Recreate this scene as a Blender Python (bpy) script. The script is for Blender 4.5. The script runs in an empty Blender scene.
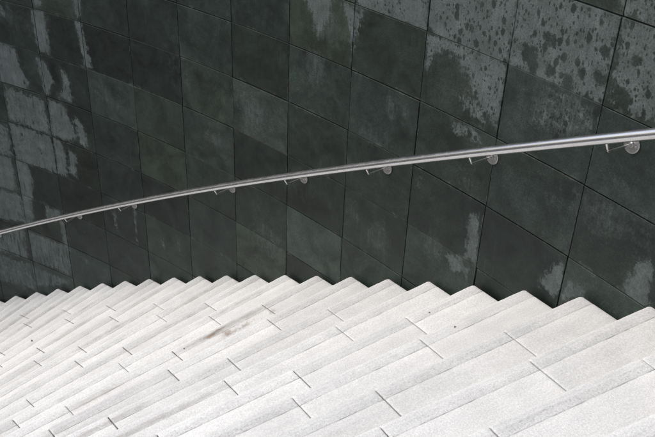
import bpy, math, random
import numpy as np
from mathutils import Matrix, Vector

S = bpy.context.scene
COL = S.collection
R_ = math.radians

# ------------------------------------------------------------------ camera
FOCAL = 832.3866 / 655.0 * 36.0
YAW, PITCH, ROLL = -0.5642525, -0.5446668, 0.0432982
CAM = (-1.55998, 2.53147, 1.94151)
fw = Vector((math.cos(PITCH) * math.cos(YAW), math.cos(PITCH) * math.sin(YAW), math.sin(PITCH)))
rt0 = Vector((math.sin(YAW), -math.cos(YAW), 0))
up0 = rt0.cross(fw)
rt = rt0 * math.cos(ROLL) + up0 * math.sin(ROLL)
up = -rt0 * math.sin(ROLL) + up0 * math.cos(ROLL)
cd = bpy.data.cameras.new('camera')
cd.sensor_width = 36.0
cd.lens = FOCAL
cd.clip_start = 0.05
cd.clip_end = 2000
cam = bpy.data.objects.new('camera', cd)
M3 = Matrix((rt, up, -fw)).transposed()
cam.matrix_world = Matrix.Translation(CAM) @ M3.to_4x4()
COL.objects.link(cam)
S.camera = cam

# ------------------------------------------------------------------ light: soft overcast daylight
SUN_EL, SUN_AZ = R_(56), R_(48)          # azimuth as a compass angle in the x/y plane, from +x
w = bpy.data.worlds.new('World')
S.world = w
w.use_nodes = True
nt = w.node_tree
bg = nt.nodes['Background']
sky = nt.nodes.new('ShaderNodeTexSky')
sky.sky_type = 'NISHITA'
sky.sun_disc = False
sky.sun_elevation = SUN_EL
sky.sun_rotation = R_(90) - SUN_AZ
sky.dust_density = 4.0
sky.air_density = 1.0
sky.ozone_density = 0.6
nt.links.new(sky.outputs[0], bg.inputs[0])
bg.inputs[1].default_value = 0.13
sl = bpy.data.lights.new('sun', 'SUN')
sl.energy = 1.3
sl.angle = R_(40)
sl.color = (1.0, 0.95, 0.88)
sun = bpy.data.objects.new('sun', sl)
sd = Vector((math.cos(SUN_EL) * math.cos(SUN_AZ), math.cos(SUN_EL) * math.sin(SUN_AZ), math.sin(SUN_EL)))
sun.rotation_euler = sd.to_track_quat('Z', 'Y').to_euler()
sun.location = sd * 30
COL.objects.link(sun)
S.view_settings.view_transform = 'Standard'
S.view_settings.look = 'None'
S.view_settings.gamma = 1.0
S.view_settings.use_curve_mapping = False
S.view_settings.exposure = 0.64

# ------------------------------------------------------------------ the place: a stair winding down along a round wall
K = 0.0936812                 # wall curvature (radius about 10.7 m)
RAD = 1.0 / K
GOING, RISE = 0.30875, 0.16   # at the wall
S0 = 0.01268                  # arc position of step 0's nose
GAP = 0.03
NA = 0.01657                  # noses are a hair off radial
FIRST, LAST = -7, 31
WIDTH = 5.0                   # stair width
PW, PH = 0.5124023, 0.3573736 # facing slab width / height
PS0, PZ0 = 0.4485704, -0.0460305


def wp(s, off, z):
    s = np.asarray(s, float); off = np.asarray(off, float); z = np.asarray(z, float)
    th = s * K
    return np.stack(np.broadcast_arrays((RAD - off) * np.sin(th), RAD - (RAD - off) * np.cos(th), z), -1)


def tag(o, label=None, cat=None, group=None, kind=None):
    if label: o['label'] = label
    if cat: o['category'] = cat
    if group: o['group'] = group
    if kind: o['kind'] = kind
    return o


def link(name, verts, faces, mats, parent=None, midx=None, smooth=None):
    me = bpy.data.meshes.new(name)
    me.from_pydata([tuple(v) for v in verts], [], [tuple(f) for f in faces])
    for m in (mats if isinstance(mats, (list, tuple)) else [mats]):
        me.materials.append(m)
    if midx is not None:
        me.polygons.foreach_set('material_index', midx)
    if smooth is not None:
        me.polygons.foreach_set('use_smooth', smooth)
    me.update()
    o = bpy.data.objects.new(name, me)
    COL.objects.link(o)
    if parent is not None:
        o.parent = parent
        o.matrix_parent_inverse = Matrix.Translation(-Vector(parent.location))
    return o


def fattr(o, name, vals):
    a = o.data.attributes.new(name, 'FLOAT', 'POINT')
    a.data.foreach_set('value', np.asarray(vals, np.float32))


def uvset(o, name, vuv):
    uv = o.data.uv_layers.new(name=name)
    li = np.empty(len(o.data.loops), np.int32)
    o.data.loops.foreach_get('vertex_index', li)
    uv.data.foreach_set('uv', np.asarray(vuv, np.float32)[li].ravel())


# ------------------------------------------------------------------ node helpers
class NT:
    def __init__(self, name):
        self.m = bpy.data.materials.new(name)
        self.m.use_nodes = True
        self.t = self.m.node_tree
        self.b = self.t.nodes['Principled BSDF']
    def n(self, kind, **kw):
        nd = self.t.nodes.new('ShaderNode' + kind)
        for k, v in kw.items(): setattr(nd, k, v)
        return nd
    def put(self, sock, v):
        if hasattr(v, 'is_output') or isinstance(v, bpy.types.NodeSocket): self.t.links.new(v, sock)
        else: sock.default_value = v
    def math(self, op, a, b=None, c=None, clamp=False):
        nd = self.n('Math', operation=op); nd.use_clamp = clamp
        self.put(nd.inputs[0], a)
        if b is not None: self.put(nd.inputs[1], b)
        if c is not None: self.put(nd.inputs[2], c)
        return nd.outputs[0]
    def ss(self, v, lo, hi, a=0.0, b=1.0):
        nd = self.n('MapRange', interpolation_type='SMOOTHSTEP')
        self.put(nd.inputs[0], v); nd.inputs[1].default_value = lo; nd.inputs[2].default_value = hi
        nd.inputs[3].default_value = a; nd.inputs[4].default_value = b
        return nd.outputs[0]
    def lin(self, v, lo, hi, a=0.0, b=1.0):
        nd = self.n('MapRange')
        self.put(nd.inputs[0], v); nd.inputs[1].default_value = lo; nd.inputs[2].default_value = hi
        nd.inputs[3].default_value = a; nd.inputs[4].default_value = b
        return nd.outputs[0]
    def mix(self, f, a, b, mode='MIX'):
        nd = self.n('Mix', data_type='RGBA', blend_type=mode)
        self.put(nd.inputs[0], f); self.put(nd.inputs[6], a); self.put(nd.inputs[7], b)
        return nd.outputs[2]
    def vscale(self, v, sx, sy, sz=1.0, off=(0, 0, 0)):
        nd = self.n('Mapping'); self.put(nd.inputs[0], v)
        nd.inputs[1].default_value = off
        nd.inputs[3].default_value = (sx, sy, sz)
        return nd.outputs[0]
    def noise(self, v, scale=1.0, detail=4.0, rough=0.55, dist=0.0):
        nd = self.n('TexNoise'); self.put(nd.inputs['Vector'], v)
        nd.inputs['Scale'].default_value = scale; nd.inputs['Detail'].default_value = detail
        nd.inputs['Roughness'].default_value = rough; nd.inputs['Distortion'].default_value = dist
        return nd.outputs[0]
    def attr(self, name):
        return self.n('Attribute', attribute_name=name).outputs['Fac']
    def uv(self, name):
        return self.n('UVMap', uv_map=name).outputs[0]
    def bump(self, h, strength=0.3, dist=0.002, prev=None):
        nd = self.n('Bump'); nd.inputs['Strength'].default_value = strength; nd.inputs['Distance'].default_value = dist
        self.put(nd.inputs['Height'], h)
        if prev is not None: self.put(nd.inputs['Normal'], prev)
        return nd.outputs[0]
    def rgbscale(self, f, col):
        nd = self.n('VectorMath', operation='SCALE')
        nd.inputs[0].default_value = col[:3]
        self.put(nd.inputs['Scale'], f)
        return nd.outputs[0]


# ------------------------------------------------------------------ materials
def mat_wall():
    t = NT('dark_wet_slate')
    uv = t.uv('wall'); loc = t.uv('slab')
    dry = t.attr('dry'); tint = t.attr('tint'); hue = t.attr('hue'); spot = t.attr('spotty'); seed = t.attr('seed')
    # per-slab shift so that no two slabs carry the same figure
    cmb = t.n('CombineXYZ'); t.put(cmb.inputs[2], t.math('MULTIPLY', seed, 37.0))
    add = t.n('VectorMath', operation='ADD'); t.put(add.inputs[0], uv); t.put(add.inputs[1], cmb.outputs[0])
    v3 = add.outputs[0]
    cloud = t.noise(v3, 5.0, 5, 0.6, 0.6)
    mid = t.noise(v3, 26.0, 5, 0.62)
    grain = t.noise(v3, 150.0, 5, 0.85)
    streak = t.noise(t.vscale(v3, 60, 5), 1.0, 4, 0.6)
    # wet stone
    tone = t.math('MULTIPLY', t.lin(cloud, 0.28, 0.72, 0.52, 1.6), t.lin(mid, 0.3, 0.7, 0.82, 1.2))
    tone = t.math('MULTIPLY', tone, t.lin(grain, 0.4, 0.6, 0.66, 1.34))
    tone = t.math('MULTIPLY', tone, t.math('POWER', tint, 1.2))
    wet = t.rgbscale(tone, (0.0165, 0.0242, 0.0208))
    olive = t.rgbscale(tone, (0.0190, 0.0262, 0.0188))
    brown = t.rgbscale(tone, (0.0200, 0.0205, 0.0165))
    wet = t.mix(hue, wet, olive)
    wet = t.mix(t.ss(t.noise(v3, 3.1, 3, 0.5), 0.58, 0.75, 0, 0.3), wet, brown)
    # dried patches with ragged rims
    rim = t.math('ADD', t.math('MULTIPLY', t.math('SUBTRACT', t.noise(uv, 24, 7, 0.72), 0.5), 1.7),
                 t.math('MULTIPLY', t.math('SUBTRACT', t.noise(t.vscale(uv, 85, 14), 1.0, 5, 0.7), 0.5), 0.75))
    rim = t.math('ADD', rim, t.math('MULTIPLY', t.math('SUBTRACT', t.noise(uv, 85, 5, 0.75), 0.5), 0.7))
    d = t.math('ADD', dry, rim)
    dm = t.math('MULTIPLY', t.ss(d, 0.38, 0.60), t.lin(t.noise(v3, 12, 5, 0.65), 0.33, 0.65, 0.55, 1.0))
    # wet spots in the dried field: runs and drips, drawn out downwards
    wob = t.n('VectorMath', operation='ADD')
    nz = t.n('TexNoise'); t.put(nz.inputs['Vector'], uv); nz.inputs['Scale'].default_value = 40; nz.inputs['Detail'].default_value = 3
    sc = t.n('VectorMath', operation='SCALE'); t.put(sc.inputs[0], nz.outputs['Color']); sc.inputs['Scale'].default_value = 0.018
    t.put(wob.inputs[0], uv); t.put(wob.inputs[1], sc.outputs[0])
    def spots(sx, sy, r0, r1, off):
        vo = t.n('TexVoronoi', voronoi_dimensions='2D', feature='F1')
        t.put(vo.inputs['Vector'], t.vscale(wob.outputs[0], sx, sy, 1, off)); vo.inputs['Scale'].default_value = 1.0
        sep = t.n('SeparateColor'); t.put(sep.inputs[0], vo.outputs['Color'])
        rad = t.lin(sep.outputs[0], 0.35, 1.0, r0, r1)
        return t.ss(t.math('SUBTRACT', vo.outputs['Distance'], rad), -0.09, 0.06, 1.0, 0.0)
    sp = t.math('MAXIMUM', spots(29, 20, -0.16, 0.46, (3.1, 7.7, 0)), spots(74, 46, -0.10, 0.46, (1.3, 2.2, 0)))
    spf = t.math('MULTIPLY', sp, t.ss(t.math('ADD', spot, t.math('MULTIPLY', t.math('SUBTRACT', t.noise(uv, 8, 3, 0.5), 0.5), 3.0)), 0.15, 0.6))
    dm = t.math('MULTIPLY', dm, t.math('SUBTRACT', 1.0, t.math('MULTIPLY', spf, 0.94)))
    runs = t.ss(t.math('ADD', t.noise(t.vscale(uv, 46, 5), 1.0, 5, 0.65), t.math('MULTIPLY', t.math('SUBTRACT', t.attr('runs'), 1.0), 0.2)), 0.50, 0.58)
    dm = t.math('MULTIPLY', dm, t.math('SUBTRACT', 1.0, t.math('MULTIPLY', runs, 0.85)))
    dtone = t.math('MULTIPLY', t.lin(t.noise(v3, 9, 5, 0.6), 0.3, 0.7, 0.72, 1.2), t.lin(grain, 0.4, 0.6, 0.72, 1.28))
    dtone = t.math('MULTIPLY', dtone, t.lin(streak, 0.3, 0.7, 0.88, 1.1))
    dcol = t.rgbscale(dtone, (0.088, 0.106, 0.102))
    col = t.mix(t.math('MULTIPLY', dm, 0.93), wet, dcol)
    # thin half-dried bloom around patches and in the middle of some slabs
    bloom = t.math('MULTIPLY', t.ss(t.math('ADD', t.math('ADD', d, t.attr('bloom')), t.math('MULTIPLY', t.math('SUBTRACT', cloud, 0.5), 0.9)), 0.12, 0.85), t.lin(streak, 0.38, 0.62, 0.20, 0.50))
    bloom = t.math('MULTIPLY', bloom, t.math('SUBTRACT', 1.0, t.math('MAXIMUM', spf, t.math('MULTIPLY', runs, 0.8))))
    col = t.mix(bloom, col, t.rgbscale(dtone, (0.080, 0.095, 0.090)))
    # lime bloom along the joints
    sepl = t.n('SeparateXYZ'); t.put(sepl.inputs[0], loc)
    ex = t.math('MINIMUM', sepl.outputs[0], t.math('SUBTRACT', PW, sepl.outputs[0]))
    ey = t.math('MINIMUM', sepl.outputs[1], t.math('SUBTRACT', PH, sepl.outputs[1]))
    e = t.math('MINIMUM', t.math('MULTIPLY', ex, 1.7), ey)
    ew = t.math('MULTIPLY', t.ss(t.noise(uv, 9.0, 6, 0.75), 0.48, 0.72), 0.022)
    em = t.ss(t.math('SUBTRACT', e, ew), -0.004, 0.004, 1.0, 0.0)
    em = t.math('MULTIPLY', em, t.lin(mid, 0.35, 0.7, 0.1, 0.75))
    col = t.mix(t.math('MULTIPLY', em, 0.85), col, (0.078, 0.088, 0.078, 1))
    # faint lime runs
    run = t.ss(t.noise(t.vscale(uv, 24, 1.6), 1.0, 5, 0.62), 0.63, 0.78, 0, 0.22)
    col = t.mix(run, col, (0.08, 0.09, 0.085, 1))
    t.put(t.b.inputs['Base Color'], col)
    rg = t.math('ADD', t.lin(dm, 0, 1, 0.46, 0.82), t.math('MULTIPLY', t.math('SUBTRACT', mid, 0.5), 0.25))
    t.put(t.b.inputs['Roughness'], rg)
    t.b.inputs['Specular IOR Level'].default_value = 0.28
    h = t.math('ADD', t.math('MULTIPLY', grain, 0.6), t.math('ADD', t.math('MULTIPLY', mid, 0.7), t.math('MULTIPLY', streak, 0.35)))
    t.put(t.b.inputs['Normal'], t.bump(h, 0.35, 0.0022))
    return t.m


def mat_joint():
    t = NT('dark_joint_mortar')  # dark backing that shows in the gaps between slabs
    co = t.n('TexCoord').outputs['Object']
    t.put(t.b.inputs['Base Color'], t.rgbscale(t.lin(t.noise(co, 30, 4), 0.3, 0.7, 0.6, 1.4), (0.016, 0.018, 0.017)))
    t.b.inputs['Roughness'].default_value = 0.9
    return t.m


def mat_step():
    t = NT('pale_limestone')
    uv = t.uv('step')
    tint = t.attr('tint'); seed = t.attr('seed'); stain = t.attr('stain'); grime = t.attr('grime'); moss = t.attr('moss')
    cmb = t.n('CombineXYZ'); t.put(cmb.inputs[2], t.math('MULTIPLY', seed, 53.0))
    add = t.n('VectorMath', operation='ADD'); t.put(add.inputs[0], uv); t.put(add.inputs[1], cmb.outputs[0])
    v = add.outputs[0]
    sep = t.n('SeparateXYZ'); t.put(sep.inputs[0], uv)
    y = sep.outputs[1]
    wobble = t.math('MULTIPLY', t.math('SUBTRACT', t.noise(v, 18, 3, 0.6), 0.5), 0.012)
    yw = t.math('ADD', y, wobble)
    bs = t.lin(t.math('FRACT', t.math('MULTIPLY', seed, 7.31)), 0, 1, 0.4, 0.95)
    band = t.math('MULTIPLY', t.ss(yw, 0.026, 0.036), t.ss(y, 0.0645, 0.0675, 1.0, 0.0))
    grain = t.noise(v, 420, 2, 0.75)
    grit = t.noise(v, 150, 3, 0.75)
    cloud = t.noise(v, 6, 5, 0.6)
    long_ = t.noise(t.vscale(v, 3.0, 34.0), 1.0, 5, 0.62)
    fine_l = t.noise(t.vscale(v, 7.0, 120.0), 1.0, 4, 0.6)
    f = t.math('MULTIPLY', t.lin(grain, 0.28, 0.72, 0.76, 1.14), t.lin(cloud, 0.3, 0.7, 0.92, 1.06))
    f = t.math('MULTIPLY', f, t.lin(long_, 0.32, 0.68, 0.955, 1.02))
    f = t.math('MULTIPLY', f, t.math('MULTIPLY', t.lin(fine_l, 0.3, 0.7, 0.975, 1.015), t.lin(grit, 0.3, 0.7, 0.80, 1.10)))
    # tooled anti-slip band: darker, open pits, dirt lodged in them
    pit = t.ss(t.noise(v, 125, 2, 0.6), 0.53, 0.64)
    bandtone = t.math('MULTIPLY', t.lin(t.noise(t.vscale(v, 2.0, 20), 1.0, 4, 0.6), 0.32, 0.68, 0.84, 1.02), t.lin(pit, 0, 1, 1.0, 0.76))
    f = t.math('MULTIPLY', f, t.math('ADD', 1.0, t.math('MULTIPLY', t.math('MULTIPLY', band, bs), t.math('SUBTRACT', bandtone, 1.0))))
    # dirt line in the groove behind the band and in the corner at the back
    gr = t.math('MULTIPLY', t.ss(t.math('ABSOLUTE', t.math('SUBTRACT', y, 0.0675)), 0.0008, 0.0035, 1.0, 0.0),
                t.ss(t.noise(t.vscale(v, 9, 1), 1.0, 3, 0.6), 0.40, 0.66, 0.0, 0.5))
    f = t.math('MULTIPLY', f, t.math('SUBTRACT', 1.0, gr))
    spk = t.ss(t.noise(v, 240, 1, 0.5), 0.71, 0.78, 1.0, 0.62)
    f = t.math('MULTIPLY', f, spk)
    f = t.math('MULTIPLY', f, tint)
    col = t.rgbscale(f, (0.640, 0.656, 0.650))
    gm = t.math('MULTIPLY', t.ss(t.math('ADD', grime, t.math('MULTIPLY', t.math('SUBTRACT', t.noise(t.vscale(v, 14, 60), 1.0, 5, 0.65), 0.5), 1.1)), 0.1, 0.9), 0.62)
    col = t.mix(gm, col, (0.235, 0.222, 0.200, 1))
    gn = t.noise(v, 45, 5, 0.65)
    st = t.ss(t.math('ADD', stain, t.math('MULTIPLY', t.math('SUBTRACT', gn, 0.5), 0.9)), 0.10, 0.75)
    col = t.mix(t.math('MULTIPLY', st, 0.85), col, t.mix(t.ss(gn, 0.42, 0.6), (0.10, 0.064, 0.040, 1), (0.235, 0.165, 0.105, 1)))
    ms = t.ss(t.math('ADD', moss, t.math('MULTIPLY', t.math('SUBTRACT', gn, 0.5), 1.0)), 0.2, 0.9)
    col = t.mix(t.math('MULTIPLY', ms, 0.7), col, (0.15, 0.145, 0.095, 1))
    t.put(t.b.inputs['Base Color'], col)
    t.b.inputs['Roughness'].default_value = 0.82
    t.b.inputs['Specular IOR Level'].default_value = 0.3
    hh = t.math('ADD', t.math('MULTIPLY', grain, 0.25), t.math('MULTIPLY', t.math('MULTIPLY', grit, band), 1.3))
    t.put(t.b.inputs['Normal'], t.bump(hh, 0.5, 0.0025))
    return t.m


def mat_mortar():
    t = NT('dirty_joint_fill')
    co = t.n('TexCoord').outputs['Object']
    t.put(t.b.inputs['Base Color'], t.rgbscale(t.lin(t.noise(co, 22, 5, 0.7), 0.38, 0.62, 0.35, 1.9), (0.095, 0.088, 0.078)))
    t.b.inputs['Roughness'].default_value = 0.95
    return t.m


def mat_steel():
    t = NT('brushed_steel')
    uv = t.uv('rail')
    n1 = t.noise(t.vscale(uv, 6, 900), 1.0, 3, 0.6)
    n2 = t.noise(uv, 14, 5, 0.65)
    t.put(t.b.inputs['Base Color'], t.mix(t.ss(n2, 0.5, 0.75, 0, 0.5), (0.64, 0.64, 0.65, 1), (0.50, 0.47, 0.44, 1)))
    t.b.inputs['Metallic'].default_value = 1.0
    t.put(t.b.inputs['Roughness'], t.math('ADD', t.lin(n1, 0.3, 0.7, 0.17, 0.25), t.lin(n2, 0.4, 0.7, 0.0, 0.08)))
    t.put(t.b.inputs['Normal'], t.bump(n1, 0.06, 0.0006))
    return t.m


def mat_plain(name, col, rough, metal=0.0, scale=60.0, var=0.3):
    t = NT(name)
    co = t.n('TexCoord').outputs['Object']
    t.put(t.b.inputs['Base Color'], t.rgbscale(t.lin(t.noise(co, scale, 4), 0.3, 0.7, 1 - var, 1 + var), col))
    t.b.inputs['Roughness'].default_value = rough
    t.b.inputs['Metallic'].default_value = metal
    return t.m


M_WALL, M_JOINT, M_STEP, M_MORTAR, M_STEEL = mat_wall(), mat_joint(), mat_step(), mat_mortar(), mat_steel()
M_FIT = mat_plain('satin_steel', (0.395, 0.39, 0.38), 0.33, 1.0, 80, 0.15)
M_ARM = mat_plain('lit_arm_steel', (0.72, 0.71, 0.69), 0.30, 1.0, 80, 0.1)  # arms paler than the plates: the light they catch is put into the colour
M_GROUND = mat_plain('darkened_ground', (0.05, 0.05, 0.05), 0.9, 0, 3, 0.25)  # unseen ground, darkened so the steel rail reflects a dark band
M_GRIT = mat_plain('dark_grit', (0.12, 0.11, 0.095), 0.9, 0, 200, 0.4)

# ------------------------------------------------------------------ ground at the foot of the stair
zg = -(LAST + 1) * RISE
g = link('ground', [(-300, -300, zg), (300, -300, zg), (300, 300, zg), (-300, 300, zg)], [(0, 1, 2, 3)], M_GROUND)
tag(g, kind='structure')

# ------------------------------------------------------------------ wall
# dried patches on the wall: (dryness, outline as arc position / height in metres)
PATCHES = [
    (0.9, [(5.051, 0.043), (4.928, 0.066), (4.967, -0.017), (5.054, -0.019)]),
    (1, [(4.607, 0.127), (4.52, 0.144), (4.537, -0.012), (4.579, -0.014), (4.602, 0.041)]),
    (0.9, [(5.085, -0.063), (4.952, -0.052), (4.942, -0.166), (4.939, -0.371), (5.053, -0.389), (5.072, -0.264)]),
    (1, [(4.599, -0.063), (4.556, -0.061), (4.524, -0.19), (4.489, -0.376), (4.556, -0.384), (4.571, -0.216)]),
    (0.6, [(5.465, -0.095), (5.386, -0.089), (5.392, -0.161), (5.495, -0.221)]),
    (0.95, [(5.54, -0.41), (5.341, -0.427), (5.334, -0.551), (5.252, -0.693), (5.301, -0.766), (5.622, -0.762)]),
    (0.9, [(5.1, -0.457), (5.024, -0.464), (4.95, -0.603), (5.03, -0.725), (5.066, -0.734), (5.083, -0.535)]),
    (0.9, [(4.838, -0.485), (4.778, -0.52), (4.759, -0.731), (4.906, -0.727), (4.829, -0.615)]),
    (0.75, [(5.548, -0.789), (5.103, -0.803), (5.069, -1.105), (5.56, -1.099)]),
    (1, [(5.03, -0.785), (4.885, -0.798), (4.787, -0.954), (4.782, -1.058), (4.916, -1.098), (5.043, -1.089)]),
    (0.9, [(4.735, -0.852), (4.667, -0.919), (4.637, -1.085), (4.717, -1.083), (4.751, -0.943)]),
    (0.95, [(5.567, -1.129), (5.087, -1.138), (5.052, -1.454), (5.546, -1.466)]),
    (1, [(5.038, -1.124), (4.96, -1.147), (4.93, -1.238), (4.957, -1.453), (5.04, -1.45)]),
    (0.8, [(4.872, -1.175), (4.794, -1.197), (4.82, -1.418), (4.901, -1.406)]),
    (0.7, [(5.727, -1.16), (5.601, -1.175), (5.592, -1.46), (5.803, -1.488)]),
    (1, [(5.573, -1.484), (5.444, -1.495), (5.395, -1.608), (5.416, -1.837), (5.576, -1.835)]),
    (0.85, [(5.806, -1.498), (5.622, -1.488), (5.617, -1.797), (5.886, -1.845)]),
    (0.85, [(5.891, -1.867), (5.591, -1.851), (5.586, -2.122), (5.964, -2.188)]),
    (0.8, [(5.576, -1.835), (5.419, -1.848), (5.479, -2.086), (5.596, -2.168)]),
    (0.75, [(5.294, -1.838), (5.079, -1.867), (5.117, -1.942), (5.333, -2.037)]),
    (0.85, [(6.005, -2.367), (5.614, -2.196), (5.636, -2.547), (6.052, -2.575)]),
    (0.85, [(5.594, -2.222), (5.078, -2.21), (5.097, -2.534), (5.168, -2.506), (5.363, -2.526), (5.583, -2.539)]),
    (0.85, [(5.13, -1.946), (5.054, -1.93), (5.042, -2.218), (5.08, -2.583), (5.112, -2.473)]),
    (0.7, [(6.063, -2.624), (5.609, -2.605), (5.601, -2.894), (6.141, -2.971)]),
    (0.8, [(5.598, -2.613), (5.109, -2.606), (5.311, -2.733), (5.575, -2.824)]),
    (0.6, [(4.832, -1.85), (4.813, -1.843), (4.808, -1.963), (4.828, -1.97)]),
    (0.6, [(4.447, -1.601), (4.386, -1.588), (4.377, -1.787), (4.426, -1.796)]),
    (0.8, [(4.167, -1.449), (4.139, -1.439), (4.158, -1.844), (4.176, -1.851)]),
    (0.6, [(4.897, -2.247), (4.81, -2.244), (4.822, -2.324), (4.884, -2.317)]),
    (0.5, [(4.63, -2.287), (4.579, -2.276), (4.587, -2.333), (4.653, -2.361)]),
    (0.6, [(3.875, -1.601), (3.829, -1.6), (3.818, -1.726), (3.863, -1.718)]),
    (0.6, [(3.676, -1.553), (3.641, -1.538), (3.637, -1.702), (3.671, -1.699)]),
    (0.35, [(4.483, -0.541), (4.451, -0.549), (4.456, -0.656), (4.489, -0.649)]),
    (0.35, [(4.493, -0.675), (4.459, -0.674), (4.48, -0.847), (4.505, -0.829)]),
    (1, [(2.373, 0.613), (2.168, 0.662), (2.192, 0.515), (2.239, 0.497), (2.26, 0.429), (2.297, 0.532)]),
    (1, [(2.066, 0.639), (1.924, 0.654), (1.96, 0.544), (1.989, 0.427), (2.015, 0.567)]),
    (1, [(1.981, 0.707), (1.495, 0.827), (1.487, 0.68), (1.625, 0.682), (1.765, 0.67), (1.948, 0.674)]),
    (1.1, [(1.482, 0.83), (0.975, 0.96), (0.974, 0.675), (1.385, 0.661), (1.454, 0.68)]),
    (0.95, [(1.462, 0.643), (1.319, 0.661), (1.13, 0.667), (0.976, 0.656), (0.968, 0.465), (0.975, 0.374), (1.087, 0.43), (1.194, 0.57), (1.3, 0.623), (1.409, 0.6), (1.446, 0.478)]),
    (0.9, [(0.975, 0.96), (0.693, 1.033), (0.456, 1.032), (0.443, 0.681), (0.96, 0.661)]),
    (0.8, [(0.447, 1.016), (0.282, 1.034), (0.186, 0.712), (0.27, 0.686), (0.406, 0.691)]),
    (0.75, [(0.468, 1.092), (0.312, 1.134), (0.285, 1.044), (0.445, 1.024)]),
    (0.45, [(0.745, 0.648), (0.504, 0.645), (0.466, 0.556), (0.618, 0.461), (0.78, 0.475)]),
    (0.8, [(1.261, 0.294), (1.064, 0.303), (1.024, 0.227), (1.139, 0.247), (1.217, 0.231)]),
    (0.7, [(1.235, 0.427), (1.079, 0.458), (1.043, 0.332), (1.16, 0.368)]),
    (0.7, [(1.477, 0.167), (1.461, 0.168), (1.447, 0.078), (1.458, 0.074)]),
    (0.4, [(2.017, -0.2), (1.984, -0.193), (1.97, -0.264), (2.003, -0.272)]),
    (1, [(1.057, -0.145), (1.003, -0.101), (0.978, -0.202), (0.968, -0.368), (1.054, -0.405), (1.044, -0.297)]),
    (0.9, [(1.171, -0.452), (1.097, -0.41), (1.016, -0.457), (1.062, -0.484), (1.118, -0.504)]),
    (0.7, [(1.262, -0.445), (1.24, -0.439), (1.228, -0.47), (1.25, -0.476)]),
    (0.7, [(1.034, -0.48), (1.009, -0.459), (0.998, -0.521), (1.024, -0.537)]),
    (1.1, [(0.476, -0.105), (0.455, -0.19), (0.479, -0.266), (0.56, -0.261), (0.522, -0.187)]),
    (0.95, [(0.434, -0.178), (0.337, -0.149), (0.334, -0.184), (0.421, -0.257)]),
    (1.1, [(0.096, 0.136), (0.055, 0.132), (0.042, -0.03), (0.083, -0.047), (0.134, -0.03), (0.113, 0.058)]),
    (0.55, [(2.503, -0.824), (2.481, -0.822), (2.467, -1.053), (2.487, -1.055)]),
    (0.5, [(3.089, -1.473), (3.067, -1.471), (3.066, -1.594), (3.09, -1.597)]),
    (0.4, [(1.459, -0.06), (1.393, -0.054), (1.395, -0.197), (1.457, -0.19)]),
]
WET_BLOTS = [
    (0.767, 0.841, 0.03, 0.028),
    (0.858, 0.752, 0.042, 0.041),
    (0.825, 0.706, 0.026, 0.033),
    (0.579, 0.758, 0.024, 0.023),
    (0.633, 0.701, 0.034, 0.028),
    (0.734, 0.719, 0.03, 0.028),
    (0.486, 0.77, 0.032, 0.027),
    (0.496, 0.88, 0.022, 0.026),
    (0.339, 0.892, 0.021, 0.021),
    (0.369, 0.734, 0.034, 0.034),
    (1.196, 0.758, 0.029, 0.026),
    (5.368, -1.903, 0.066, 0.156),
]
BLOOM = [
    (2.276, 0.244, 0.09, 0.101, 0.8),
    (2.829, -0.226, 0.168, 0.097, 0.6),
    (3.202, -0.554, 0.092, 0.054, 0.7),
    (0.341, 0.223, 0.156, 0.106, 0.45),
    (1.671, -0.615, 0.094, 0.117, 0.55),
    (1.278, -0.441, 0.07, 0.083, 0.6),
    (1.124, 0.636, 0.115, 0.136, 0.4),
    (0.563, 0.233, 0.147, 0.111, 0.3),
    (2.166, 0.483, 0.108, 0.088, 0.5),
    (2.659, -1.147, 0.179, 0.131, 0.5),
    (5.228, -0.169, 0.172, 0.125, 0.4),
    (3.528, -0.145, 0.163, 0.148, 0.35),
    (0.146, 0.258, 0.083, 0.101, 0.4),
    (1.64, 0.201, 0.099, 0.076, 0.5),
    (1.773, 0.007, 0.149, 0.069, 0.4),
    (4.309, -0.551, 0.181, 0.118, 0.45),
    (0.284, 0.392, 0.086, 0.056, 0.3),
    (1.078, 0.014, 0.123, 0.083, 0.35),
    (2.377, -0.6, 0.144, 0.114, 0.35),
    (1.93, -0.573, 0.083, 0.094, 0.45),
    (0.635, 0.532, 0.192, 0.105, 0.5),
]

# slabs that are plainly lighter or darker than their neighbours: (column, course) -> (tone, olive share)
SLABS = {(4, 7): (1.45, .3), (4, 6): (.72, .4), (4, 5): (.85, .5), (4, 4): (1.25, .9), (5, 5): (1.45, .4), (5, 6): (.75, .5),
         (5, 4): (.7, .3), (3, 5): (.95, .4), (3, 6): (1.12, .3), (3, 7): (1.08, .8), (2, 7): (.66, .2), (1, 7): (.58, .2),
         (1, 6): (1.25, .2), (2, 6): (.92, .8), (3, 8): (1.0, .3), (4, 8): (.72, .5), (5, 8): (1.12, .3), (6, 9): (.86, .5),
         (5, 9): (1.05, 1.0), (6, 8): (1.05, .2), (5, 7): (.85, .6), (6, 7): (.9, .3), (7, 9): (1.0, .3), (6, 6): (.9, .5),
         (6, 5): (1.1, .3), (7, 7): (.8, .3), (8, 7): (.78, .1), (9, 7): (1.2, .1), (8, 8): (1.0, .1), (9, 8): (.85, .1),
         (7, 6): (1.1, .2), (7, 8): (.95, .3), (0, 7): (.7, .2), (2, 8): (.8, .2), (0, 6): (.75, .3), (0, 5): (.72, .5),
         (1, 5): (.8, .2), (2, 5): (1.05, .9), (1, 4): (.72, .2), (2, 4): (.6, .3), (3, 4): (.95, .3), (1, 3): (.7, .3),
         (0, 4): (.6, .8), (0, 3): (.55, .6), (-1, 4): (.5, .9), (2, 3): (1.0, .6), (8, 9): (1.1, 0), (9, 9): (1.1, 0)}


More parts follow.
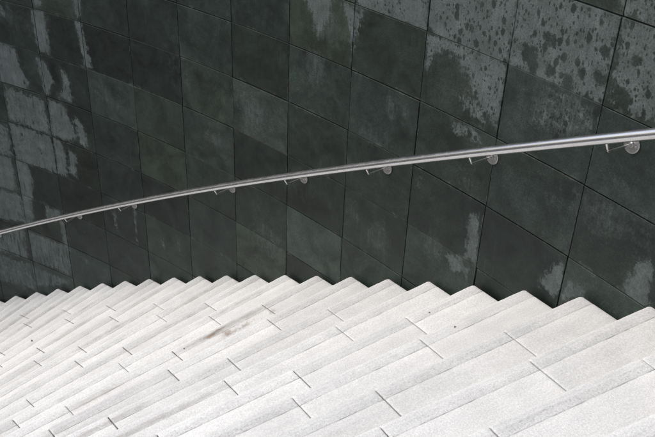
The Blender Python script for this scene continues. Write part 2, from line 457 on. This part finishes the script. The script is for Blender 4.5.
def poly_field(sv, zv, sid):
    D = np.zeros(len(sv)); soft = 0.042
    for wgt, pts in PATCHES:
        P = np.array(pts); lo, hi = P.min(0) - soft, P.max(0) + soft
        m = (sv > lo[0]) & (sv < hi[0]) & (zv > lo[1]) & (zv < hi[1])
        if not m.any(): continue
        x, y = sv[m], zv[m]
        inside = np.zeros(len(x), bool); dist = np.full(len(x), 9.0)
        for a, b in zip(P, np.roll(P, -1, 0)):
            c = ((a[1] > y) != (b[1] > y))
            with np.errstate(divide='ignore', invalid='ignore'):
                xi = (b[0] - a[0]) * (y - a[1]) / (b[1] - a[1]) + a[0]
            inside ^= c & (x < xi)
            e = b - a; tt = np.clip(((x - a[0]) * e[0] + (y - a[1]) * e[1]) / (e @ e + 1e-12), 0, 1)
            dist = np.minimum(dist, np.hypot(x - a[0] - tt * e[0], y - a[1] - tt * e[1]))
        sdv = np.where(inside, dist, -dist)
        # a patch stops at the joint of the slab it lies on
        ids = sid[m]; tot = inside.sum()
        small = (P.max(0) - P.min(0)).min() < 0.09
        if tot > 6:
            keep = [k for k in np.unique(ids) if inside[ids == k].sum() > 0.12 * tot]
            sdv = np.where(np.isin(ids, keep), sdv + (0.004 if small else 0.017), -1.0)
        wdt = min(soft, 0.33 * (P.max(0) - P.min(0)).min() + 0.006)
        q = np.clip((sdv + wdt) / (2 * wdt), 0, 1)
        q = q * (0.6 + 0.4 * q) * wgt * 0.92
        D[m] = np.maximum(D[m], q)
    for cs, cz, rs, rz in WET_BLOTS:
        q = np.hypot((sv - cs) / rs, (zv - cz) / rz)
        D -= 0.75 * np.clip(1.5 - q, 0, 1) * np.where(D > 0, 1.0, 0.0)
    return np.clip(D, 0, 1.2)


def bloom_field(sv, zv):
    D = np.zeros(len(sv))
    for cs, cz, rs, rz, wgt in BLOOM:
        q = np.hypot((sv - cs) / rs, (zv - cz) / rz)
        D = np.maximum(D, wgt * np.clip(1.6 - 1.1 * q, 0, 1))
    return D


def add_outer_patches():
    # the same weathering carried on beyond the measured stretch of wall
    rng = random.Random(5)
    for c in range(-9, 13):
        for r in range(-6, 13):
            s1 = PS0 - (c - 9) * PW; s0 = s1 - PW
            z1 = PZ0 + (r - 7) * PH; z0 = z1 - PH
            far = s0 > 6.05 and s1 < 8.6 and z0 > -4.4 and z1 < 0.3
            top = z0 > 1.0 and s1 < 2.6
            near = s1 < 0.1 and z0 > 0.3
            if not (far or top or near) or rng.random() > (.6 if far else .8): continue
            f0 = rng.uniform(0, .35); f1 = rng.uniform(.55, 1.0); k = rng.uniform(.5, 1.0)
            a, b = s0 + PW * f0, s0 + PW * f1
            PATCHES.append((rng.uniform(.75, .95), [(a, z1), (b, z1), (b + rng.uniform(-.05, .05), z1 - PH * k * rng.uniform(.4, 1)),
                            ((a + b) / 2 + rng.uniform(-.08, .08), z1 - PH * k), (a + rng.uniform(-.05, .05), z1 - PH * k * rng.uniform(.4, 1))]))


add_outer_patches()


def build_wall():
    rng = random.Random(11)
    V, F, UV, SL, TI, HU, SE, SP, ID, base = [], [], [], [], [], [], [], [], [], 0
    midx, sm = [], []
    gap, bev, dep = 0.0058, 0.0008, 0.03
    c_lo, c_hi, r_lo, r_hi = -11, 16, -11, 12
    for c in range(c_lo, c_hi):
        for r in range(r_lo, r_hi + 1):
            sA = PS0 - (c - 9) * PW; sB = sA - PW            # left (downhill) joint, right joint
            z1 = PZ0 + (r - 7) * PH; z0 = z1 - PH
            if z1 < -(sB - S0) / GOING * RISE - 1.3: continue   # buried behind the stair
            near = -1.2 < sB < 6.5
            st = 0.024 if near else 0.1
            nu, nv = int(PW / st), int(PH / st)
            jx, jz = rng.gauss(0, .0011), rng.gauss(0, .0011)
            us = np.concatenate([[0, 0, bev], np.linspace(bev, PW - gap - bev, nu + 1)[1:-1], [PW - gap - bev, PW - gap, PW - gap]])
            vs = np.concatenate([[0, 0, bev], np.linspace(bev, PH - gap - bev, nv + 1)[1:-1], [PH - gap - bev, PH - gap, PH - gap]])
            uu, vv = np.meshgrid(us, vs, indexing='ij')
            nI, nJ = uu.shape
            rec = np.zeros_like(uu)
            rec[1, :] = rec[-2, :] = np.maximum(rec[1, :], bev); rec[:, 1] = np.maximum(rec[:, 1], bev); rec[:, -2] = np.maximum(rec[:, -2], bev)
            rec[0, :] = rec[-1, :] = dep; rec[:, 0] = dep; rec[:, -1] = dep
            ta, tb, tc = rng.gauss(0, .0012), rng.gauss(0, .0015), rng.gauss(0, .0005)
            off = -rec + ta * (uu - PW / 2) + tb * (vv - PH / 2) + tc
            sv = sB + gap / 2 + uu + jx; zv = z0 + gap / 2 + vv + jz
            P = wp(sv, off, zv).reshape(-1, 3)
            V.append(P); UV.append(np.stack([sv, zv], -1).reshape(-1, 2)); SL.append(np.stack([uu, vv], -1).reshape(-1, 2))
            n = nI * nJ
            tone, hue = SLABS.get((c, r), (rng.uniform(.7, 1.15), rng.uniform(0, .6)))
            TI.append(np.full(n, tone)); HU.append(np.full(n, hue)); SE.append(np.full(n, rng.random()))
            ID.append(np.full(n, len(ID)))
            SP.append(np.where((sv.ravel() < 2.1) & (zv.ravel() > 0.25), 1.0, 0.0) * np.where(sv.ravel() < 1.35, 1.0, 0.45))
            I, J = np.meshgrid(np.arange(nI - 1), np.arange(nJ - 1), indexing='ij')
            a = base + I * nJ + J
            F.append(np.stack([a, a + 1, a + nJ + 1, a + nJ], -1).reshape(-1, 4))
            base += n
    V = np.concatenate(V); F = np.concatenate(F); UV = np.concatenate(UV); SL = np.concatenate(SL)
    nslab = len(F)
    D = poly_field(UV[:, 0], UV[:, 1], np.concatenate(ID))
    BL = bloom_field(UV[:, 0], UV[:, 1])
    # backing wall behind the slabs
    ss = np.linspace(PS0 - (c_hi - 9) * PW, PS0 - (c_lo - 9) * PW, 140)
    zt = PZ0 + (r_hi - 7) * PH + 0.02; zb = zg - 0.3
    ring = []
    for off, z in ((-0.012, zb), (-0.012, zt), (-0.35, zt), (-0.35, zb)):
        ring.append(wp(ss, np.full_like(ss, off), np.full_like(ss, z)))
    B = np.stack(ring, 1).reshape(-1, 3)
    BF = []
    for i in range(len(ss) - 1):
        for j in range(4):
            a = base + i * 4 + j; b = base + i * 4 + (j + 1) % 4
            BF.append((a, b, b + 4, a + 4))
    BF.append((base, base + 3, base + 2, base + 1)); e = base + 4 * (len(ss) - 1); BF.append((e, e + 1, e + 2, e + 3))
    nb = len(B)
    o = link('curved_wall', np.concatenate([V, B]), np.concatenate([F, np.array(BF)]), [M_WALL, M_JOINT],
             midx=np.concatenate([np.zeros(nslab, np.int32), np.ones(len(BF), np.int32)]))
    z = np.zeros(nb)
    for nm, arr in (('dry', D), ('bloom', BL), ('runs', np.where(UV[:, 0] > 3.6, 0.62, 0.0) + np.where((UV[:, 0] > 3.6) & (UV[:, 1] < -2.25), 0.33, 0.0)), ('tint', np.concatenate(TI)), ('hue', np.concatenate(HU)), ('seed', np.concatenate(SE)), ('spotty', np.concatenate(SP))):
        fattr(o, nm, np.concatenate([arr, z]))
    uvset(o, 'wall', np.concatenate([UV, np.zeros((nb, 2))])); uvset(o, 'slab', np.concatenate([SL, np.zeros((nb, 2))]))
    tag(o, 'tall curved wall faced with dark grey green stone slabs, wet with pale dried patches, beside the pale steps', 'wall')
    return o


build_wall()

# ------------------------------------------------------------------ staircase
NUDGE = {0: -0.010, -1: -0.022, -2: -0.034, -3: -0.04, -4: -0.04, -5: -0.04, -6: -0.04, -7: -0.04}


def frame(i):
    s = S0 + i * GOING + NUDGE.get(i, 0.0)
    a = wp([s], [GAP], [-i * RISE])[0]
    th = s * K + NA
    return a, np.array([-math.sin(th), math.cos(th), 0.0]), np.array([-math.cos(th), -math.sin(th), 0.0])


# (step, along the step from the wall, back from the nose, half length, half depth, strength)
STAINS = [(7, .785, .090, .045, .024, .95), (7, .655, .092, .06, .022, .55), (7, .86, .05, .07, .018, .6), (7, .72, .092, .20, .03, .42), (7, .800, .036, .06, .012, .6), (7, .455, .10, .035, .03, .45), (7, .62, .075, .16, .03, .2),
          (4, .04, .05, .06, .03, .15), (9, .05, .06, .05, .05, .25), (7, 1.62, .075, .20, .016, .25), (7, .05, .05, .06, .06, .15)]
MOSS = [(7, .675, .094, .055, .022, .75), (7, .74, .105, .05, .012, .5)]
GRIME = [(7, .75, .040, .40, .022, .75), (7, 1.62, .06, .26, .030, .55), (0, 1.52, .15, .14, .06, .55), (1, 1.38, .12, .22, .06, .25),
         (8, .45, .04, .35, .02, .5), (10, .30, .05, .30, .02, .5), (11, .9, .04, .35, .018, .5), (9, .75, .05, .3, .02, .4),
         (12, .35, .05, .3, .02, .5), (13, .8, .05, .35, .02, .5), (14, .45, .03, .14, .012, .7), (15, .6, .05, .4, .02, .5),
         (16, .5, .05, .5, .02, .5), (17, .5, .05, .5, .02, .5), (18, .4, .05, .4, .02, .5), (5, 1.8, .05, .3, .02, .6),
         (4, 1.65, .05, .45, .022, .6), (6, 2.0, .05, .3, .02, .4), (3, 2.1, .06, .4, .03, .45), (8, 1.6, .05, .3, .02, .35), (2, 1.75, .06, .3, .02, .35)]


def blobs(lst, i, x, y):
    v = np.zeros_like(x)
    for (k, cx, cy, rx, ry, wgt) in lst:
        if k == i:
            q = np.hypot((x - cx) / rx, (y - cy) / ry)
            v = np.maximum(v, wgt * np.clip(1.35 - q, 0, 1))
    return v


def build_step(i, parent):
    rng = random.Random(100 + i)
    a, n, t = frame(i)
    first = 0.65 if i % 2 == 0 else 0.46
    cuts = [-0.008]
    x = first
    while x < WIDTH - 0.2:
        cuts.append(x + rng.uniform(-.006, .006) * (0 if x < 2 else 1)); x += 0.65
    cuts.append(WIDTH)
    V, F, UV, TI, SE, MI, SM, base = [], [], [], [], [], [], [], 0
    gp = 0.0041
    for bi in range(len(cuts) - 1):
        x0, x1 = cuts[bi] + (gp / 2 + rng.uniform(-.0006, .0012) if bi else 0), cuts[bi + 1] - gp / 2 - rng.uniform(-.0006, .0012)
        st = 0.022 if x0 < 2.6 else 0.08
        m = max(2, int((x1 - x0 - 0.012) / st))
        xs = np.concatenate([[x0, x0, x0 + 0.0015, x0 + 0.005], [x0 + 0.011], np.linspace(x0 + 0.020, x1 - 0.010, m - 1), [x1 - 0.005, x1 - 0.0015, x1, x1]])
        corner = 1.0
        ins = np.concatenate([[.004, .004, .0016, .0004], np.zeros(m), [.0004, .0016, .004, .004]]) * corner
        if bi == 0:   # worn outer corner beside the wall
            ins[:6] = [.012, .012, .0078, .0045, .0018, .0003]
        dz, tl, tr = rng.gauss(0, .0006), rng.gauss(0, .0006), rng.gauss(0, .0015)
        rows = []
        rn = 0.013 + rng.uniform(-.002, .003)
        ph = [R_(q) for q in (180, 157, 135, 112, 90)]
        prof = [(0.0, -RISE - 0.03), (0.0, -RISE * 0.55)] + [(rn + rn * math.cos(q), -rn + rn * math.sin(q)) for q in ph]
        prof += [(0.020, 0), (0.0225, -.0004), (0.026, -.0006), (0.035, -.0007), (0.045, -.0007), (0.055, -.0007), (0.064, -.0007), (0.0665, -.0013), (0.0685, -.0013), (0.0700, 0)]
        ny_back = 7
        for kx, xx in enumerate(xs):
            ym = GOING * (1 - (xx + GAP) * K) + 0.05
            pts = list(prof) + [(0.070 + (ym - 0.070) * (q + 1) / ny_back, 0.0) for q in range(ny_back)] + [(ym, -RISE - 0.03)]
            P = np.array(pts)
            wav = 0.0007 * math.sin(xx * 9.1 + i * 1.7) + 0.0004 * math.sin(xx * 31.0 + i * 2.9)
            yy = P[:, 0].copy(); zz = P[:, 1].copy()
            wav += rng.gauss(0, .00045) - (rng.uniform(.001, .003) if rng.random() < .012 else 0) * -1
            top = zz > -0.03
            zz[top] += dz + tl * (xx - x0) / 0.65 + tr * (yy[top] - .1)
            yy[yy < 0.02] += wav
            if ins[kx] > 0:
                zz[top] -= ins[kx]; yy[yy < 0.012] += ins[kx]
            if kx in (0, len(xs) - 1):   # end cap: pull the ring in to close the block
                cy, cz = 0.5 * (yy.min() + yy.max()), -0.09
                yy = cy + (yy - cy) * 0.02; zz = cz + (zz - cz) * 0.02
            rows.append(np.stack([np.full(len(P), xx), yy, zz], 1))
        A = np.stack(rows)                       # (nx, np, 3)
        nx, npf, _ = A.shape
        L = A.reshape(-1, 3)
        V.append(L); 
        UV.append(np.stack([L[:, 0], L[:, 1] + np.where(L[:, 2] < -0.02, L[:, 2] + 0.02, 0)], 1))
        TI.append(np.full(nx * npf, min(1.05, max(.80, rng.gauss(.98, .06))) * (0.90 if (i, bi) == (1, 2) else 1.0)))
        SE.append(np.full(nx * npf, rng.random()))
        I, J = np.meshgrid(np.arange(nx - 1), np.arange(npf), indexing='ij')
        J2 = (J + 1) % npf
        F.append(np.stack([base + I * npf + J, base + (I + 1) * npf + J, base + (I + 1) * npf + J2, base + I * npf + J2], -1).reshape(-1, 4))
        nf = len(F[-1]); MI.append(np.zeros(nf, np.int32))
        s_ = np.ones((nx - 1, npf), bool); s_[0] = False; s_[-1] = False; SM.append(s_.ravel())
        base += nx * npf
    # bedding behind the blocks: seen only as the dirt in the joints
    x0, x1 = 0.020, WIDTH - 0.01
    ye0, ye1 = GOING * (1 - x0 * K) + 0.04, GOING * (1 - x1 * K) + 0.04
    C = np.array([(x0, .012, -.15), (x1, .012, -.15), (x1, ye1, -.15), (x0, ye0, -.15), (x0, .012, -.008), (x1, .012, -.008), (x1, ye1, -.008), (x0, ye0, -.008)])
    V.append(C); UV.append(C[:, :2]); TI.append(np.ones(8)); SE.append(np.zeros(8))
    F.append(np.array([(0, 3, 2, 1), (4, 5, 6, 7), (0, 1, 5, 4), (1, 2, 6, 5), (2, 3, 7, 6), (3, 0, 4, 7)]) + base)
    MI.append(np.ones(6, np.int32)); SM.append(np.zeros(6, bool))
    L = np.concatenate(V)
    W = a[None] + L[:, :1] * n[None] + L[:, 1:2] * t[None] + np.stack([0 * L[:, 2], 0 * L[:, 2], L[:, 2]], 1)
    o = link('step', W, np.concatenate(F), [M_STEP, M_MORTAR], parent, np.concatenate(MI), np.concatenate(SM))
    uvset(o, 'step', np.concatenate(UV))
    fattr(o, 'tint', np.concatenate(TI)); fattr(o, 'seed', np.concatenate(SE))
    fattr(o, 'stain', blobs(STAINS, i, L[:, 0], L[:, 1])); fattr(o, 'moss', blobs(MOSS, i, L[:, 0], L[:, 1])); fattr(o, 'grime', blobs(GRIME, i, L[:, 0], L[:, 1]))
    if i == 7: o['label'] = 'step with brown and grey stains halfway along it'
    return o


stair = bpy.data.objects.new('stone_staircase', None)
stair.location = tuple(wp([S0 + LAST * GOING], [GAP], [zg])[0])
COL.objects.link(stair)
tag(stair, 'wide staircase of pale limestone block steps winding down along the dark wall', 'staircase')
for i in range(FIRST, LAST + 1):
    build_step(i, stair)

# ------------------------------------------------------------------ handrail
RAIL_OFF, RAIL_DZ, RAIL_R = 0.16, 0.7715, 0.0212
def rail_z(s, d): return -(s - S0) / GOING * RISE + d


def tube(path, rad, seg=20, caps=True):
    path = np.asarray(path, float); N = len(path)
    rad = np.broadcast_to(np.asarray(rad, float), (N,))
    V, F, U = [], [], []
    run = 0.0
    for k in range(N):
        tg = path[min(k + 1, N - 1)] - path[max(k - 1, 0)]; tg /= np.linalg.norm(tg)
        ref = np.array([0, 0, 1.0]) if abs(tg[2]) < .9 else np.array([1.0, 0, 0])
        s_ = np.cross(tg, ref); s_ /= np.linalg.norm(s_); u_ = np.cross(s_, tg)
        if k: run += np.linalg.norm(path[k] - path[k - 1])
        for j in range(seg):
            q = 2 * math.pi * j / seg
            V.append(path[k] + rad[k] * (math.cos(q) * s_ + math.sin(q) * u_)); U.append((run, j / seg * 0.13))
    for k in range(N - 1):
        for j in range(seg):
            j2 = (j + 1) % seg
            F.append((k * seg + j, k * seg + j2, (k + 1) * seg + j2, (k + 1) * seg + j))
    V = [tuple(v) for v in V]
    if caps:
        F.append(tuple(range(seg - 1, -1, -1))); F.append(tuple(range((N - 1) * seg, N * seg)))
    return V, F, U


hr = bpy.data.objects.new('handrail', None)
hr.location = tuple(wp([2.3], [0.0], [rail_z(2.3, 0.71)])[0])
COL.objects.link(hr)
tag(hr, 'round brushed steel handrail on brackets along the dark curved wall', 'handrail')
ss = np.linspace(-2.2, 10.2, 160)
V, F, U = tube(wp(ss, np.full_like(ss, RAIL_OFF), rail_z(ss, RAIL_DZ)), RAIL_R, 28)
rl = link('rail', V, F, M_STEEL, hr, smooth=np.array([len(f) == 4 for f in F]))
uvset(rl, 'rail', U)


def lathe(s, z, prof, seg=28):
    """turned piece on the wall, axis straight out of it; prof = (off, radius)"""
    c = wp([s], [0.0], [z])[0]; th = s * K
    n = np.array([-math.sin(th), math.cos(th), 0]); tg = np.array([math.cos(th), math.sin(th), 0]); uz = np.array([0, 0, 1.0])
    V, F = [], []
    for off, r in prof:
        for j in range(seg):
            q = 2 * math.pi * j / seg
            V.append(tuple(c + n * off + r * (math.cos(q) * tg + math.sin(q) * uz)))
    for k in range(len(prof) - 1):
        for j in range(seg):
            j2 = (j + 1) % seg
            F.append((k * seg + j, k * seg + j2, (k + 1) * seg + j2, (k + 1) * seg + j))
    F.append(tuple(range((len(prof) - 1) * seg, len(prof) * seg)))
    return V, F


BR = [-1.802, -1.110, -0.418, .274, .965, 1.660, 2.345, 3.040, 4.155, 4.855, 5.97, 6.665, 7.36, 8.055, 8.75, 9.87]
for s in BR:
    z = rail_z(s, 0.7115); th = s * K
    n = np.array([-math.sin(th), math.cos(th), 0]); c = wp([s], [0.0], [z])[0]
    # arm: out from the wall, a tight bend, and up under the rail
    pts = [c + n * 0.008]
    bend = 0.014
    pts += [c + n * q for q in np.linspace(0.03, 0.142 - bend, 6)]
    for q in (18, 36, 54, 72, 90):
        q = R_(q); pts.append(c + n * (0.142 - bend + bend * math.sin(q)) + np.array([0, 0, bend * (1 - math.cos(q))]))
    pts += [c + n * 0.150 + np.array([0, 0, 0.026]), c + n * 0.161 + np.array([0, 0, 0.046])]
    V, F, U = tube(pts, 0.0054, 12)
    b = link('bracket', V, F, M_ARM, hr, smooth=np.array([len(f) == 4 for f in F]))
    V, F = lathe(s, z, [(0.0, .0375), (.0055, .0375), (.0075, .0360), (.008, .0340), (.008, .013), (.0125, .0120), (.014, .0105)])
    link('wall_plate', V, F, M_FIT, b)
    for q in (-1, 1):
        sx = s + q * 0.023
        V, F = lathe(sx, z - 0.003, [(0.008, .0042), (.0098, .0040), (.0106, .0026)], 12)
        link('screw', V, F, M_FIT, b)

# ------------------------------------------------------------------ specks of grit lying on the treads
def grit(i, x, y, r, label, seed):
    rng = random.Random(seed)
    a, n, t = frame(i)
    c = a + n * x + t * y
    V, F = [], []
    segs, rings = 9, 5
    V.append((0, 0, -1.0))
    for k in range(1, rings):
        q = math.pi * k / rings - math.pi / 2
        for j in range(segs):
            p = 2 * math.pi * j / segs; d = rng.uniform(.55, 1.1)
            V.append((d * math.cos(q) * math.cos(p), d * math.cos(q) * math.sin(p) * .8, math.sin(q)))
    V.append((0, 0, 1.0))
    for j in range(segs): F.append((0, 1 + (j + 1) % segs, 1 + j))
    for k in range(rings - 2):
        for j in range(segs):
            A = 1 + k * segs; F.append((A + j, A + (j + 1) % segs, A + segs + (j + 1) % segs, A + segs + j))
    e = len(V) - 1; A = 1 + (rings - 2) * segs
    for j in range(segs): F.append((A + j, A + (j + 1) % segs, e))
    rot = rng.uniform(0, 6)
    W = [(r * (v[0] * math.cos(rot) - v[1] * math.sin(rot)), r * (v[0] * math.sin(rot) + v[1] * math.cos(rot)), r * .45 * (v[2] + 1) ) for v in V]
    o = link('grit', W, F, M_GRIT, smooth=np.ones(len(F), bool))
    o.location = (c[0], c[1], c[2] - 0.002)
    tag(o, label, 'grit', 'specks of grit lying on the steps')


grit(2, .467, .036, .0065, 'larger dark speck of grit on a pale step right of centre', 3)
grit(3, .342, .047, .0045, 'small dark speck of grit one step below the larger speck', 5)
grit(14, .982, .026, .0095, 'dark speck of grit on the far steps at the left', 8)
grit(7, 1.049, .043, .005, 'dark speck of grit on the stained step, down from the brown stain', 9)
